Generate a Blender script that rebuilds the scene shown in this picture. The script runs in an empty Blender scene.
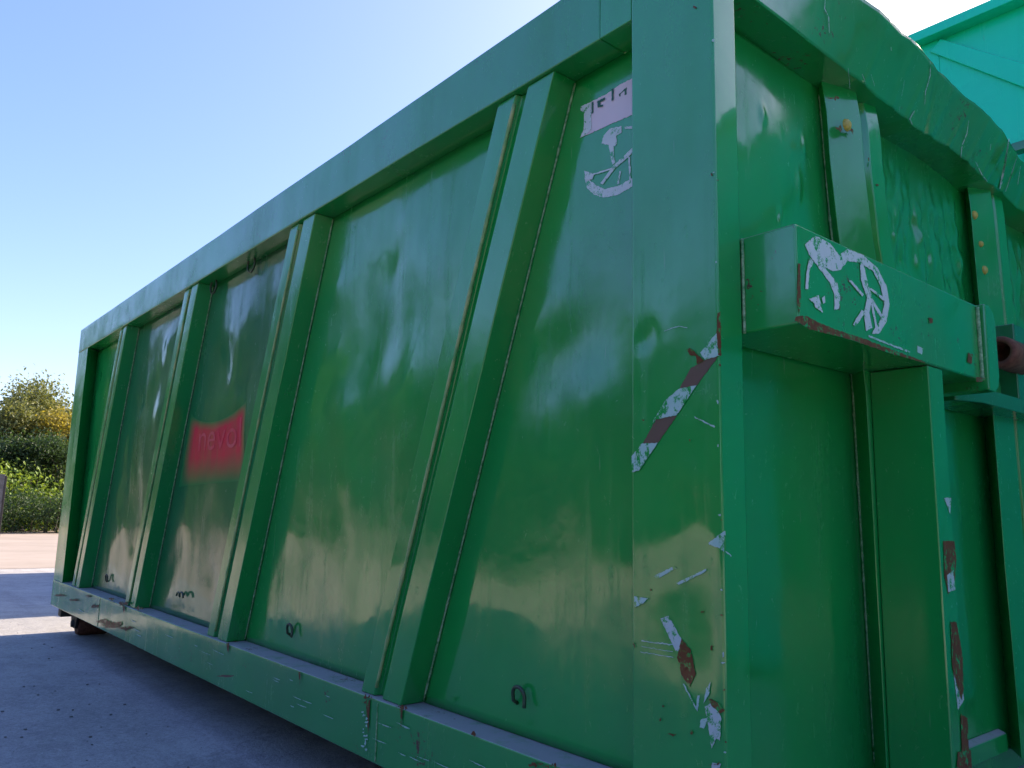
import bpy, bmesh, math, random
from mathutils import Vector, Matrix, noise
from mathutils.geometry import delaunay_2d_cdt
random.seed(7)
R = math.radians
S = bpy.context.scene
C = S.collection

# ------------------------------------------------------------------ camera
FPX = 800.70
CAM = Vector((1.0355, -1.4480, 0.8116))
FW = Vector((-0.75952224, 0.63028964, 0.16081336))
RT = Vector((0.64124543, 0.76700878, 0.0224016))
UP = Vector((0.10922576, -0.12013534, 0.98673058))
cd = bpy.data.cameras.new('camera'); cam = bpy.data.objects.new('camera', cd); C.objects.link(cam)
cd.sensor_width = 36.0; cd.lens = 36.0 * FPX / 1024.0
cd.clip_start = 0.02; cd.clip_end = 5000
m = Matrix((RT, UP, -FW)).transposed().to_4x4(); m.translation = CAM
cam.matrix_world = m
S.camera = cam

# ------------------------------------------------------------------ light
SUN_EL = 34.0
SUN_AZ = -1.5          # degrees from +Y towards +X
w = bpy.data.worlds.new('World'); S.world = w; w.use_nodes = True
nt = w.node_tree
bg = nt.nodes['Background']; sky = nt.nodes.new('ShaderNodeTexSky')
sky.sky_type = 'NISHITA'; sky.sun_disc = False
sky.sun_elevation = R(SUN_EL); sky.sun_rotation = R(SUN_AZ)
sky.air_density = 1.0; sky.dust_density = 1.6; sky.ozone_density = 3.0
gm = nt.nodes.new('ShaderNodeGamma'); gm.inputs[1].default_value = 0.60
hs = nt.nodes.new('ShaderNodeHueSaturation'); hs.inputs['Saturation'].default_value = 1.58; hs.inputs['Hue'].default_value = 0.527
nt.links.new(sky.outputs[0], gm.inputs[0]); nt.links.new(gm.outputs[0], hs.inputs['Color'])
nt.links.new(hs.outputs[0], bg.inputs[0]); bg.inputs[1].default_value = 0.11
sd = bpy.data.lights.new('sun', 'SUN'); sd.energy = 2.1; sd.angle = R(0.55); sd.color = (1.0, 0.84, 0.64)
sun = bpy.data.objects.new('sun', sd); C.objects.link(sun)
sv = Vector((math.sin(R(SUN_AZ)) * math.cos(R(SUN_EL)), math.cos(R(SUN_AZ)) * math.cos(R(SUN_EL)), math.sin(R(SUN_EL))))
sun.rotation_euler = sv.to_track_quat('Z', 'Y').to_euler()
S.view_settings.view_transform = 'Standard'; S.view_settings.look = 'None'
S.view_settings.gamma = 1; S.view_settings.use_curve_mapping = False
S.view_settings.exposure = 2.58

G = -0.22              # ground height (container's rail foot is 0)

# ------------------------------------------------------------------ helpers
def ray(u, v):
    return FW * FPX + RT * (u - 512) + UP * (384 - v)
def on(u, v, ax, val):
    """point of the plane axis=val that was measured at pixel u, v of the photograph"""
    d = ray(u, v); t = (val - CAM[ax]) / d[ax]
    return CAM + d * t

def tag(o, label=None, cat=None, group=None, kind=None):
    if label: o['label'] = label
    if cat: o['category'] = cat
    if group: o['group'] = group
    if kind: o['kind'] = kind
    return o
def thing(name, loc, label, cat, group=None):
    o = bpy.data.objects.new(name, None); C.objects.link(o); o.location = loc
    o.empty_display_size = 0.2
    return tag(o, label, cat, group)
def root_loc(o):
    p = Vector((0, 0, 0))
    while o:
        p += Vector(o.location); o = o.parent
    return p
def obj(name, bm, mat, parent=None, smooth=False, bevel=0, label=None, seg=2):
    """link a bmesh given in world coordinates as one mesh object"""
    me = bpy.data.meshes.new(name)
    bmesh.ops.recalc_face_normals(bm, faces=bm.faces)
    bm.to_mesh(me); bm.free()
    return obj_me(name, me, mat, parent, smooth, bevel, label, seg)
def obj_me(name, me, mat, parent=None, smooth=False, bevel=0, label=None, seg=2):
    o = bpy.data.objects.new(name, me); C.objects.link(o)
    for x in (mat if isinstance(mat, (list, tuple)) else [mat]): me.materials.append(x)
    if parent:
        me.transform(Matrix.Translation(-root_loc(parent)))
        o.parent = parent
    if smooth:
        for p in me.polygons: p.use_smooth = True
    if bevel:
        b = o.modifiers.new('b', 'BEVEL'); b.width = bevel; b.segments = seg; b.limit_method = 'ANGLE'; b.angle_limit = R(35)
        b.harden_normals = True
        for p in me.polygons: p.use_smooth = True
        n = o.modifiers.new('s', 'WEIGHTED_NORMAL'); n.keep_sharp = False
    if label: o['label'] = label
    return o
def box(bm, a, b, mi=0):
    vs = [bm.verts.new((x, y, z)) for x in (a[0], b[0]) for y in (a[1], b[1]) for z in (a[2], b[2])]
    for f in ((0,1,3,2),(4,6,7,5),(0,4,5,1),(2,3,7,6),(0,2,6,4),(1,5,7,3)):
        bm.faces.new([vs[i] for i in f]).material_index = mi
    return vs
def newbox(a, b):
    bm = bmesh.new(); box(bm, a, b); return bm
def prism(poly, d):
    """closed prism: polygon of 3-D points extruded by vector d"""
    bm = bmesh.new(); prism_in(bm, poly, d); return bm
def prism_in(bm, poly, d):
    a = [bm.verts.new(p) for p in poly]; b = [bm.verts.new(Vector(p) + Vector(d)) for p in poly]
    n = len(a)
    bm.faces.new(a); bm.faces.new(b[::-1])
    for i in range(n): bm.faces.new((a[i], a[(i+1) % n], b[(i+1) % n], b[i]))
def loft(rows, close_u=False, caps=False):
    bm = bmesh.new(); loft_in(bm, rows, close_u, caps); return bm
def loft_in(bm, rows, close_u=False, caps=False):
    V = [[bm.verts.new(p) for p in r] for r in rows]
    n = len(rows[0])
    for i in range(len(V)-1):
        for j in range(n if close_u else n-1):
            k = (j+1) % n
            bm.faces.new((V[i][j], V[i][k], V[i+1][k], V[i+1][j]))
    if caps:
        bm.faces.new(V[0][::-1]); bm.faces.new(V[-1])
def tube_in(bm, path, r, n=8, rr=None):
    path = [Vector(p) for p in path]; rows = []
    for i, p in enumerate(path):
        t = (path[min(i+1, len(path)-1)] - path[max(i-1, 0)]).normalized()
        a = t.orthogonal().normalized() if i == 0 else (a - t * a.dot(t)).normalized()
        b = t.cross(a); q = rr(i) if rr else r
        rows.append([p + (a*math.cos(2*math.pi*k/n) + b*math.sin(2*math.pi*k/n)) * q for k in range(n)])
    loft_in(bm, rows, True, True)
def tube(path, r, n=8, rr=None):
    bm = bmesh.new(); tube_in(bm, path, r, n, rr); return bm
def slab(f, nu, nv, back, inset=None):
    """sheet front f(u,v) with a skirt back by vector: real thickness"""
    bm = bmesh.new()
    V = [[bm.verts.new(f(i/nu, j/nv)) for i in range(nu+1)] for j in range(nv+1)]
    for j in range(nv):
        for i in range(nu):
            bm.faces.new((V[j][i], V[j][i+1], V[j+1][i+1], V[j+1][i]))
    ring = [V[0][i] for i in range(nu)] + [V[j][nu] for j in range(nv)] + [V[nv][i] for i in range(nu, 0, -1)] + [V[j][0] for j in range(nv, 0, -1)]
    bk = [bm.verts.new(v.co + Vector(back)) for v in ring]
    for i in range(len(ring)):
        k = (i+1) % len(ring)
        bm.faces.new((ring[i], ring[k], bk[k], bk[i]))
    bm.faces.new(bk[::-1])
    return bm
def n3(x, y, z): return noise.noise(Vector((x, y, z)))

# ------------------------------------------------------------------ materials
def mat(name):
    M = bpy.data.materials.new(name); M.use_nodes = True
    n = M.node_tree.nodes; l = M.node_tree.links
    return M, n, l, n['Principled BSDF']
def node(n, t, **k):
    o = n.new(t)
    for a, b in k.items(): setattr(o, a, b)
    return o
def ramp(n, l, src, stops):
    r = n.new('ShaderNodeValToRGB'); e = r.color_ramp.elements
    while len(e) < len(stops): e.new(0.5)
    for x, (p, c) in zip(e, stops):
        x.position = p; x.color = (c, c, c, 1) if not isinstance(c, tuple) else (*c, 1)
    l.new(src, r.inputs[0]); return r
def tex(n, l, scale, detail=4, rough=0.55, vec=None, sc=None, dist=0):
    t = n.new('ShaderNodeTexNoise'); t.inputs['Scale'].default_value = scale
    t.inputs['Detail'].default_value = detail; t.inputs['Roughness'].default_value = rough
    t.inputs['Distortion'].default_value = dist
    if vec is None:
        g = n.new('ShaderNodeTexCoord'); vec = g.outputs['Object']
    if sc:
        mp = n.new('ShaderNodeMapping'); mp.inputs['Scale'].default_value = sc; l.new(vec, mp.inputs[0]); vec = mp.outputs[0]
    l.new(vec, t.inputs['Vector']); return t
def mixc(n, l, fac, a, b, blend='MIX'):
    x = n.new('ShaderNodeMix'); x.data_type = 'RGBA'; x.blend_type = blend
    for s, v in ((x.inputs[0], fac), (x.inputs[6], a), (x.inputs[7], b)):
        if hasattr(v, 'is_linked'): l.new(v, s)
        elif isinstance(v, (int, float)): s.default_value = v
        else: s.default_value = (*v, 1)
    return x.outputs[2]

def paint(name, col, col2, rough=0.4, dust=0.16, bump=0.12, streak=True, chips=0.0, grime=(0.13, 0.19, 0.12), coat=1.0, crough=0.09):
    M, n, l, P = mat(name)
    a = tex(n, l, 1.3, 5)
    base = mixc(n, l, ramp(n, l, a.outputs[0], [(0.35, 0), (0.65, 1)]).outputs[0], col, col2)
    # dust film: thin streaks running down and cloudy patches
    d = tex(n, l, 2.2, 7, 0.65, sc=(1.4, 1.4, 0.55))
    d2 = tex(n, l, 9.0, 6, 0.7, sc=(1, 1, 0.12))
    dm = n.new('ShaderNodeMath'); dm.operation = 'MULTIPLY'
    l.new(ramp(n, l, d.outputs[0], [(0.42, 0), (0.75, 1)]).outputs[0], dm.inputs[0])
    l.new(ramp(n, l, d2.outputs[0], [(0.3, 0.3), (0.75, 1)]).outputs[0], dm.inputs[1])
    df = n.new('ShaderNodeMath'); df.operation = 'MULTIPLY'; df.inputs[1].default_value = dust
    l.new(dm.outputs[0], df.inputs[0])
    base = mixc(n, l, df.outputs[0], base, grime)
    rf = n.new('ShaderNodeMath'); rf.operation = 'MULTIPLY_ADD'; rf.inputs[1].default_value = 0.35; rf.inputs[2].default_value = rough
    l.new(dm.outputs[0], rf.inputs[0])
    # dust that has settled on whatever faces up
    g = n.new('ShaderNodeNewGeometry'); sp = n.new('ShaderNodeSeparateXYZ'); l.new(g.outputs['True Normal'], sp.inputs[0])
    up = ramp(n, l, sp.outputs[2], [(0.55, 0), (0.85, 1)])
    un = tex(n, l, 14, 6, 0.7)
    um = n.new('ShaderNodeMath'); um.operation = 'MULTIPLY'
    l.new(up.outputs[0], um.inputs[0]); l.new(ramp(n, l, un.outputs[0], [(0.25, 0.55), (0.5, 1)]).outputs[0], um.inputs[1])
    base = mixc(n, l, um.outputs[0], base, (0.33, 0.32, 0.30))
    ro = n.new('ShaderNodeMix'); ro.data_type = 'FLOAT'
    l.new(um.outputs[0], ro.inputs[0]); l.new(rf.outputs[0], ro.inputs[2]); ro.inputs[3].default_value = 0.85
    sA = tex(n, l, 5, 2, .5, sc=(14, 14, .9)); sB = tex(n, l, 3.1, 4, .6)
    sm = n.new('ShaderNodeMath'); sm.operation = 'MULTIPLY'
    l.new(ramp(n, l, sA.outputs[0], [(.725, 0), (.75, 1)]).outputs[0], sm.inputs[0]); l.new(ramp(n, l, sB.outputs[0], [(.48, 0), (.62, .5)]).outputs[0], sm.inputs[1])
    base = mixc(n, l, sm.outputs[0], base, (0.16, 0.34, 0.18))
    pk = tex(n, l, 95, 3, .6); pm = tex(n, l, 2.3, 4, .6)
    pp = n.new('ShaderNodeMath'); pp.operation = 'MULTIPLY'
    l.new(ramp(n, l, pk.outputs[0], [(.73, 0), (.76, 1)]).outputs[0], pp.inputs[0]); l.new(ramp(n, l, pm.outputs[0], [(.5, 0), (.6, .8)]).outputs[0], pp.inputs[1])
    base = mixc(n, l, pp.outputs[0], base, (0.10, 0.05, 0.03))
    if chips:
        c = tex(n, l, 55, 5, 0.75); c2 = tex(n, l, 5, 3)
        cm = n.new('ShaderNodeMath'); cm.operation = 'MULTIPLY'
        l.new(c.outputs[0], cm.inputs[0]); l.new(c2.outputs[0], cm.inputs[1])
        cf = ramp(n, l, cm.outputs[0], [(0.40 - 0.05*chips, 0), (0.42 - 0.05*chips, 1)])
        base = mixc(n, l, cf.outputs[0], base, (0.09, 0.035, 0.018))
    l.new(base, P.inputs['Base Color']); l.new(ro.outputs[0], P.inputs['Roughness'])
    P.inputs['Specular IOR Level'].default_value = 0.12
    cw = n.new('ShaderNodeMath'); cw.operation = 'MULTIPLY_ADD'; cw.inputs[1].default_value = -coat*0.55; cw.inputs[2].default_value = coat
    l.new(dm.outputs[0], cw.inputs[0])
    cw2 = n.new('ShaderNodeMath'); cw2.operation = 'MULTIPLY'; l.new(cw.outputs[0], cw2.inputs[0])
    iv = n.new('ShaderNodeMath'); iv.operation = 'SUBTRACT'; iv.inputs[0].default_value = 1.0; l.new(um.outputs[0], iv.inputs[1]); l.new(iv.outputs[0], cw2.inputs[1])
    l.new(cw2.outputs[0], P.inputs['Coat Weight'])
    P.inputs['Coat IOR'].default_value = 1.82
    # the gloss is rubbed dull in clouds, drips and fine scuffs
    g1 = tex(n, l, 2.6, 8, 0.7, dist=.6); g2 = tex(n, l, 16, 5, 0.7, sc=(1.6, 1.6, .07)); g3 = tex(n, l, 34, 5, 0.75, sc=(1, 1, .5), dist=1.5)
    ga = ramp(n, l, g1.outputs[0], [(.40, 0), (.68, 1)]); gb = ramp(n, l, g2.outputs[0], [(.52, 0), (.75, 1)]); gc = ramp(n, l, g3.outputs[0], [(.60, 0), (.72, 1)])
    q1 = n.new('ShaderNodeMath'); q1.operation = 'MULTIPLY_ADD'; q1.inputs[1].default_value = .22; q1.inputs[2].default_value = crough*.6; l.new(ga.outputs[0], q1.inputs[0])
    q2 = n.new('ShaderNodeMath'); q2.operation = 'MULTIPLY_ADD'; q2.inputs[1].default_value = .18; l.new(gb.outputs[0], q2.inputs[0]); l.new(q1.outputs[0], q2.inputs[2])
    q3 = n.new('ShaderNodeMath'); q3.operation = 'MULTIPLY_ADD'; q3.inputs[1].default_value = .25; l.new(gc.outputs[0], q3.inputs[0]); l.new(q2.outputs[0], q3.inputs[2])
    l.new(q3.outputs[0], P.inputs['Coat Roughness'])
    b1 = tex(n, l, 3.2, 3); b2 = tex(n, l, 60, 4, 0.6)
    ad = n.new('ShaderNodeMath'); ad.operation = 'MULTIPLY_ADD'; ad.inputs[1].default_value = 0.02
    l.new(b2.outputs[0], ad.inputs[0]); l.new(b1.outputs[0], ad.inputs[2])
    bp = n.new('ShaderNodeBump'); bp.inputs['Strength'].default_value = bump; bp.inputs['Distance'].default_value = 0.02
    l.new(ad.outputs[0], bp.inputs['Height']); l.new(bp.outputs[0], P.inputs['Normal']); l.new(bp.outputs[0], P.inputs['Coat Normal'])
    return M

GREEN = (0.004, 0.330, 0.057); GREEN2 = (0.005, 0.270, 0.054)
M_green = paint('green_paint', GREEN, GREEN2)
M_rail = paint('green_paint_worn', (0.006, 0.300, 0.056), (0.010, 0.25, 0.056), rough=0.45, dust=0.25, chips=0.5, crough=0.12)
M_beam = paint('green_paint_chipped', GREEN, (0.008, 0.28, 0.054), rough=0.35, dust=0.4, chips=0.9)
M_dusty = paint('green_paint_dusty', (0.005, 0.19, 0.050), (0.010, 0.15, 0.050), rough=0.4, dust=0.28, coat=0.85, crough=.07)
M_teal = paint('teal_paint', (0.001, 0.72, 0.42), (0.002, 0.68, 0.41), rough=0.5, dust=0.05, bump=0.05, coat=0.3, crough=.2)

def simple(name, c1, c2, scale=20, rough=0.8, bump=0.3, metal=0, dist=0.004, lo=0.35, hi=0.65):
    M, n, l, P = mat(name)
    t = tex(n, l, scale, 6, 0.65)
    l.new(mixc(n, l, ramp(n, l, t.outputs[0], [(lo, 0), (hi, 1)]).outputs[0], c1, c2), P.inputs['Base Color'])
    P.inputs['Roughness'].default_value = rough; P.inputs['Metallic'].default_value = metal
    bp = n.new('ShaderNodeBump'); bp.inputs['Strength'].default_value = bump; bp.inputs['Distance'].default_value = dist
    l.new(t.outputs[0], bp.inputs['Height']); l.new(bp.outputs[0], P.inputs['Normal'])
    return M
M_rust = simple('rust', (0.10, 0.028, 0.014), (0.22, 0.09, 0.05), 40)
M_bead = simple('weld_bead', (0.36, 0.52, 0.30), (0.03, 0.22, 0.06), 70, 0.5)
M_seam = simple('seam_sealant', (0.42, 0.47, 0.19), (0.10, 0.34, 0.10), 14, 0.6)
M_hook = simple('hook_steel', (0.02, 0.07, 0.03), (0.05, 0.05, 0.03), 60, 0.35)
M_dark = simple('dark_steel', (0.035, 0.03, 0.025), (0.06, 0.05, 0.04), 20, 0.7)
M_yellow = simple('yellow_mark', (0.55, 0.42, 0.03), (0.40, 0.36, 0.10), 60, 0.5)
M_post = simple('weathered_metal', (0.16, 0.15, 0.14), (0.08, 0.075, 0.07), 8, 0.7)

def worn(name, c1, c2, lo, hi, scale=42, rough=0.55, sc=None):
    """flake or print with eaten away edges"""
    M, n, l, P = mat(name)
    t = tex(n, l, scale, 9, 0.8, sc=sc); t2 = tex(n, l, scale*0.7, 3)
    k = ramp(n, l, t.outputs[0], [(lo + .06, 0), (lo + .10, 1)]).outputs[0]      # 0 where the film is gone and the paint shows
    l.new(mixc(n, l, k, GREEN, mixc(n, l, t2.outputs[0], c1, c2)), P.inputs['Base Color'])
    iv = n.new('ShaderNodeMath'); iv.operation = 'MULTIPLY_ADD'; iv.inputs[1].default_value = -0.85; iv.inputs[2].default_value = 1.0
    l.new(k, iv.inputs[0]); l.new(iv.outputs[0], P.inputs['Coat Weight'])
    P.inputs['Coat IOR'].default_value = 1.7; P.inputs['Coat Roughness'].default_value = 0.09
    P.inputs['Roughness'].default_value = rough; P.inputs['Specular IOR Level'].default_value = 0.2
    return M
M_white = worn('worn_white_print', (0.68, 0.72, 0.72), (0.50, 0.62, 0.58), 0.36, 0.42)
M_pink = worn('faded_pink_print', (0.76, 0.62, 0.67), (0.70, 0.64, 0.68), 0.20, 0.26, 42)
M_tape = worn('worn_reflective_tape', (0.30, 0.56, 0.48), (0.48, 0.64, 0.58), 0.39, 0.44, 48, 0.35, sc=(1, 1, 0.6))
M_tape_b = worn('worn_brown_tape', (0.17, 0.10, 0.075), (0.12, 0.09, 0.06), 0.28, 0.42, 40, 0.4)
M_flake_glint = worn('white_flake_glint', (0.56, 0.63, 0.63), (0.40, 0.50, 0.46), 0.37, 0.43, 40)  # bare flakes, and the sky glints painted on the end rail
M_scr = worn('scratch_mark', (0.35, 0.58, 0.50), (0.45, 0.60, 0.55), 0.36, 0.50, 42)
M_rustw = worn('worn_rust', (0.095, 0.030, 0.012), (0.19, 0.075, 0.030), 0.36, 0.46, 50, 0.8)
M_grn_print = simple('dark_green_print', (0.01, 0.10, 0.05), (0.02, 0.12, 0.06), 30, 0.4)

# red faded print: soft lower edge and sides
M_red, n, l, P = mat('faded_red_print')
tc = n.new('ShaderNodeTexCoord'); sp = n.new('ShaderNodeSeparateXYZ'); l.new(tc.outputs['UV'], sp.inputs[0])
tn = tex(n, l, 6, 5, 0.6, sc=(2.5, 1, 0.3))
va = ramp(n, l, sp.outputs[1], [(0.0, 0), (0.42, 0.97), (0.86, 1), (1.0, 0.05)])
ha = ramp(n, l, sp.outputs[0], [(0.0, 0.0), (0.16, 1), (0.93, 1), (1.0, 0.1)])
mm = n.new('ShaderNodeMath'); mm.operation = 'MULTIPLY'; l.new(va.outputs[0], mm.inputs[0]); l.new(ha.outputs[0], mm.inputs[1])
m2 = n.new('ShaderNodeMath'); m2.operation = 'MULTIPLY'; l.new(mm.outputs[0], m2.inputs[0])
l.new(ramp(n, l, tn.outputs[0], [(0.2, 0.72), (0.6, 1)]).outputs[0], m2.inputs[1])
RED = (0.80, 0.012, 0.065)
l.new(mixc(n, l, m2.outputs[0], (0.006, 0.215, 0.058), RED), P.inputs['Base Color']); P.inputs['Roughness'].default_value = 0.4; P.inputs['Specular IOR Level'].default_value = 0.15
P.inputs['Coat Weight'].default_value = 0.6; P.inputs['Coat IOR'].default_value = 1.6; P.inputs['Coat Roughness'].default_value = 0.09
M_redtext, n, l, P = mat('faded_lettering')
P.inputs['Roughness'].default_value = 0.4; P.inputs['Specular IOR Level'].default_value = 0.15
tn = tex(n, l, 14, 4, 0.6); l.new(mixc(n, l, ramp(n, l, tn.outputs[0], [(0.3, 0.05), (0.65, 0.42)]).outputs[0], RED, (0.75, 0.20, 0.24)), P.inputs['Base Color'])
P.inputs['Coat Weight'].default_value = 0.6; P.inputs['Coat IOR'].default_value = 1.6; P.inputs['Coat Roughness'].default_value = 0.09

# ground: worn asphalt, blotches, cracks, coarse and fine stone grain, faint tyre tracks
M_ground, n, l, P = mat('asphalt')
a = tex(n, l, 0.45, 6, 0.65); b = tex(n, l, 4.0, 7, 0.75); c = tex(n, l, 48, 5, 0.8); f = tex(n, l, 170, 3, 0.7)
tr = tex(n, l, 1.0, 4, 0.6, sc=(.15, 3.0, 1))
col = mixc(n, l, ramp(n, l, a.outputs[0], [(0.35, 0), (0.65, 1)]).outputs[0], (0.31, 0.30, 0.29), (0.46, 0.44, 0.42))
col = mixc(n, l, ramp(n, l, b.outputs[0], [(0.45, 0), (0.70, 0.75)]).outputs[0], col, (0.22, 0.215, 0.21))
col = mixc(n, l, ramp(n, l, tr.outputs[0], [(0.52, 0), (0.75, 0.6)]).outputs[0], col, (0.20, 0.195, 0.195))
col = mixc(n, l, ramp(n, l, c.outputs[0], [(0.52, 0), (0.75, 0.8)]).outputs[0], col, (0.52, 0.50, 0.47))
col = mixc(n, l, ramp(n, l, c.outputs[0], [(0.25, 0.9), (0.46, 0)]).outputs[0], col, (0.10, 0.098, 0.10))
col = mixc(n, l, ramp(n, l, f.outputs[0], [(0.3, 0.6), (0.5, 0)]).outputs[0], col, (0.12, 0.118, 0.12))
v = n.new('ShaderNodeTexVoronoi'); v.feature = 'DISTANCE_TO_EDGE'; v.inputs['Scale'].default_value = 0.55
tcg = n.new('ShaderNodeTexCoord'); wv = tex(n, l, 2.0, 5, 0.7)
av = n.new('ShaderNodeVectorMath'); av.operation = 'MULTIPLY_ADD'; av.inputs[1].default_value = (.5, .5, .5)
l.new(wv.outputs['Color'], av.inputs[0]); l.new(tcg.outputs['Object'], av.inputs[2]); l.new(av.outputs[0], v.inputs['Vector'])
cr = ramp(n, l, v.outputs['Distance'], [(0.0, 0.3), (0.005, 0)])
cm = n.new('ShaderNodeMath'); cm.operation = 'MULTIPLY'; l.new(cr.outputs[0], cm.inputs[0]); l.new(ramp(n, l, a.outputs[0], [(.45, 0), (.55, 1)]).outputs[0], cm.inputs[1])
col = mixc(n, l, cm.outputs[0], col, (0.06, 0.058, 0.055))
l.new(col, P.inputs['Base Color']); P.inputs['Roughness'].default_value = 0.85
bp = n.new('ShaderNodeBump'); bp.inputs['Strength'].default_value = 0.8; bp.inputs['Distance'].default_value = 0.008
l.new(c.outputs[0], bp.inputs['Height']); l.new(bp.outputs[0], P.inputs['Normal'])
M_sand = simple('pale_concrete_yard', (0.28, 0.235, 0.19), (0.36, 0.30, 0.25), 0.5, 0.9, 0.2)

def leafmat(name, c1, c2, tr):
    M, n, l, P = mat(name)
    oi = n.new('ShaderNodeNewGeometry')
    c = mixc(n, l, oi.outputs['Random Per Island'], c1, c2)
    l.new(c, P.inputs['Base Color']); P.inputs['Roughness'].default_value = 0.55
    t = n.new('ShaderNodeBsdfTranslucent'); l.new(mixc(n, l, 0.5, c, tr), t.inputs[0])
    mx = n.new('ShaderNodeMixShader'); mx.inputs[0].default_value = 0.4
    l.new(P.outputs[0], mx.inputs[1]); l.new(t.outputs[0], mx.inputs[2])
    l.new(mx.outputs[0], n['Material Output'].inputs[0]); return M
M_leaf = leafmat('olive_leaves', (0.08, 0.115, 0.035), (0.20, 0.21, 0.07), (0.32, 0.32, 0.05))
M_leaf_y = leafmat('yellowing_leaves', (0.20, 0.18, 0.025), (0.36, 0.29, 0.04), (0.55, 0.45, 0.04))
M_leaf_d = leafmat('dark_green_leaves', (0.018, 0.05, 0.016), (0.05, 0.095, 0.025), (0.08, 0.14, 0.02))
M_leaf_l = leafmat('lime_leaves', (0.12, 0.22, 0.03), (0.24, 0.33, 0.04), (0.36, 0.46, 0.04))
M_leaf_f = leafmat('fresh_green_leaves', (0.05, 0.16, 0.03), (0.10, 0.24, 0.05), (0.12, 0.28, 0.03))
M_bark = simple('bark', (0.07, 0.055, 0.04), (0.12, 0.10, 0.08), 6, 0.9)

# ------------------------------------------------------------------ ground
bm = bmesh.new()
vs = [bm.verts.new(p) for p in ((-900, -900, G), (900, -900, G), (900, 900, G), (-900, 900, G))]
bm.faces.new(vs); tag(obj('ground', bm, M_ground), kind='structure')
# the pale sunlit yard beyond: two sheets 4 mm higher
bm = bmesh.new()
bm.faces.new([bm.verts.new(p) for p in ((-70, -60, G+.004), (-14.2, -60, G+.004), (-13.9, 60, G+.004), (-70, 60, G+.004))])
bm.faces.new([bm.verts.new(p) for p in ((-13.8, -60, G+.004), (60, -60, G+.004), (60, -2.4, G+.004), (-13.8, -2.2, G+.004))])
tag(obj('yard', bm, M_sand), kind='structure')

# ------------------------------------------------------------------ the container
L, H, HT, HB = 6.556, 2.30, 0.2028, 0.1998
ZT = H - HT; PW = 0.2548; Q = 0.0923; D = 0.100
con = thing('roll_off_container', (0, 0, G), 'big dark green ribbed steel roll-off container filling most of the view', 'container')

# ribs: bottom and top x of left and right front edge
RIBS = [(-1.504, -1.247, -0.829, -0.563), (-3.010, -2.746, -2.356, -2.099), (-4.475, -4.240, -3.835, -3.588), (-5.945, -5.708, -5.275, -5.090)]
XF = -6.22             # far post inner edge
def xl(r, z, right):   # front edge of rib r at height z
    k = (z - HB) / (ZT - HB)
    a, b = (r[1], r[3]) if right else (r[0], r[2])
    return a + (b - a) * k

dents = {0: [(-.62, 1.42, .09, .006), (-.42, .70, .12, .006), (-0.50, 1.13, 0.10, .012), (-0.62, 1.25, 0.16, -.010), (-0.55, 0.95, 0.14, .008)],
         1: [(-1.45, 1.25, 0.22, .016), (-1.75, 1.5, 0.25, -.014), (-1.2, 1.7, 0.25, .012), (-1.9, 1.2, .12, .012)],
         2: [(-3.0, 1.75, 0.25, .014), (-3.4, 1.6, 0.22, -.012)], 3: [(-4.7, 1.2, .3, .014), (-4.9, .8, .25, -.012)], 4: []}
rdd = random.Random(21)
for _i, (_x0, _x1) in enumerate(((-1.2, -.3), (-2.7, -.95), (-4.2, -2.5), (-5.7, -4.0), (-6.3, -5.5))):
    for _ in range((9, 30, 30, 30, 12)[_i]):
        dents[_i].append((rdd.uniform(_x0, _x1), rdd.uniform(.3, 2.0), rdd.uniform(.05, .16), rdd.uniform(.003, .008)*rdd.choice((1, -1))*(.45 if _i == 0 else 1)))
def side_bump(i, x, z):
    a = (0.0026, 0.0090, 0.0090, 0.012, 0.009)[i]
    d = a * (n3(x*1.5 + 7*i, 3.1, z*0.8) + 0.5*n3(x*3.1, 9.1 + i, z*1.5) + (0.42 if i else .3)*n3(x*5.5, 2.7 + i, z*3.6) + 0.08*n3(x*11, 4.4, z*8))
    if i: d += .0032*n3(x*6.5, 5.5 + i, z*1.3) + .0012*n3(x*13, 1.5, z*2.4)
    for dx, dz, r, h in dents[i]:
        q = ((x-dx)**2 + (z-dz)**2) / (r*r)
        if q < 6: d += h * math.exp(-q)
    return d
def bay_edges(i):
    lo = (lambda z: xl(RIBS[i], z, True)) if i < 4 else (lambda z: XF - 0.11)
    hi = (lambda z: xl(RIBS[i-1], z, False)) if i > 0 else (lambda z: -PW - 0.003)
    return lo, hi
def ysurf(i, x, z):
    lo, hi = bay_edges(i); hz = -0.12 if i == 0 else hi(z); u = (x - lo(z))/(hz-lo(z)); v = (z-HB)/(ZT-HB)
    e = min(1, 6*u, 6*(1-u)) * min(1, 6*v, 6*(1-v))
    return D - side_bump(i, x, z)*max(0, e)
panels = []
for i in range(5):
    lo, hi = bay_edges(i)
    def f(u, v, i=i, lo=lo, hi=hi):
        z = HB + 0.002 + (ZT - HB - 0.004) * v
        a, b = lo(z), hi(z)
        if i == 0: b = -0.12
        x = a + (b - a) * u
        e = min(1, 6*u, 6*(1-u)) * min(1, 6*v, 6*(1-v))
        return (x, D - side_bump(i, x, z) * e, z)
    panels.append(obj('side_panel', slab(f, 56, 64, (0, .02, 0)), M_dusty if i in (2, 3) else M_green, con, smooth=False))
    me = panels[-1].data
    for p in me.polygons: p.use_smooth = len(p.vertices) == 4 and abs(p.normal.y) > 0.6

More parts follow.
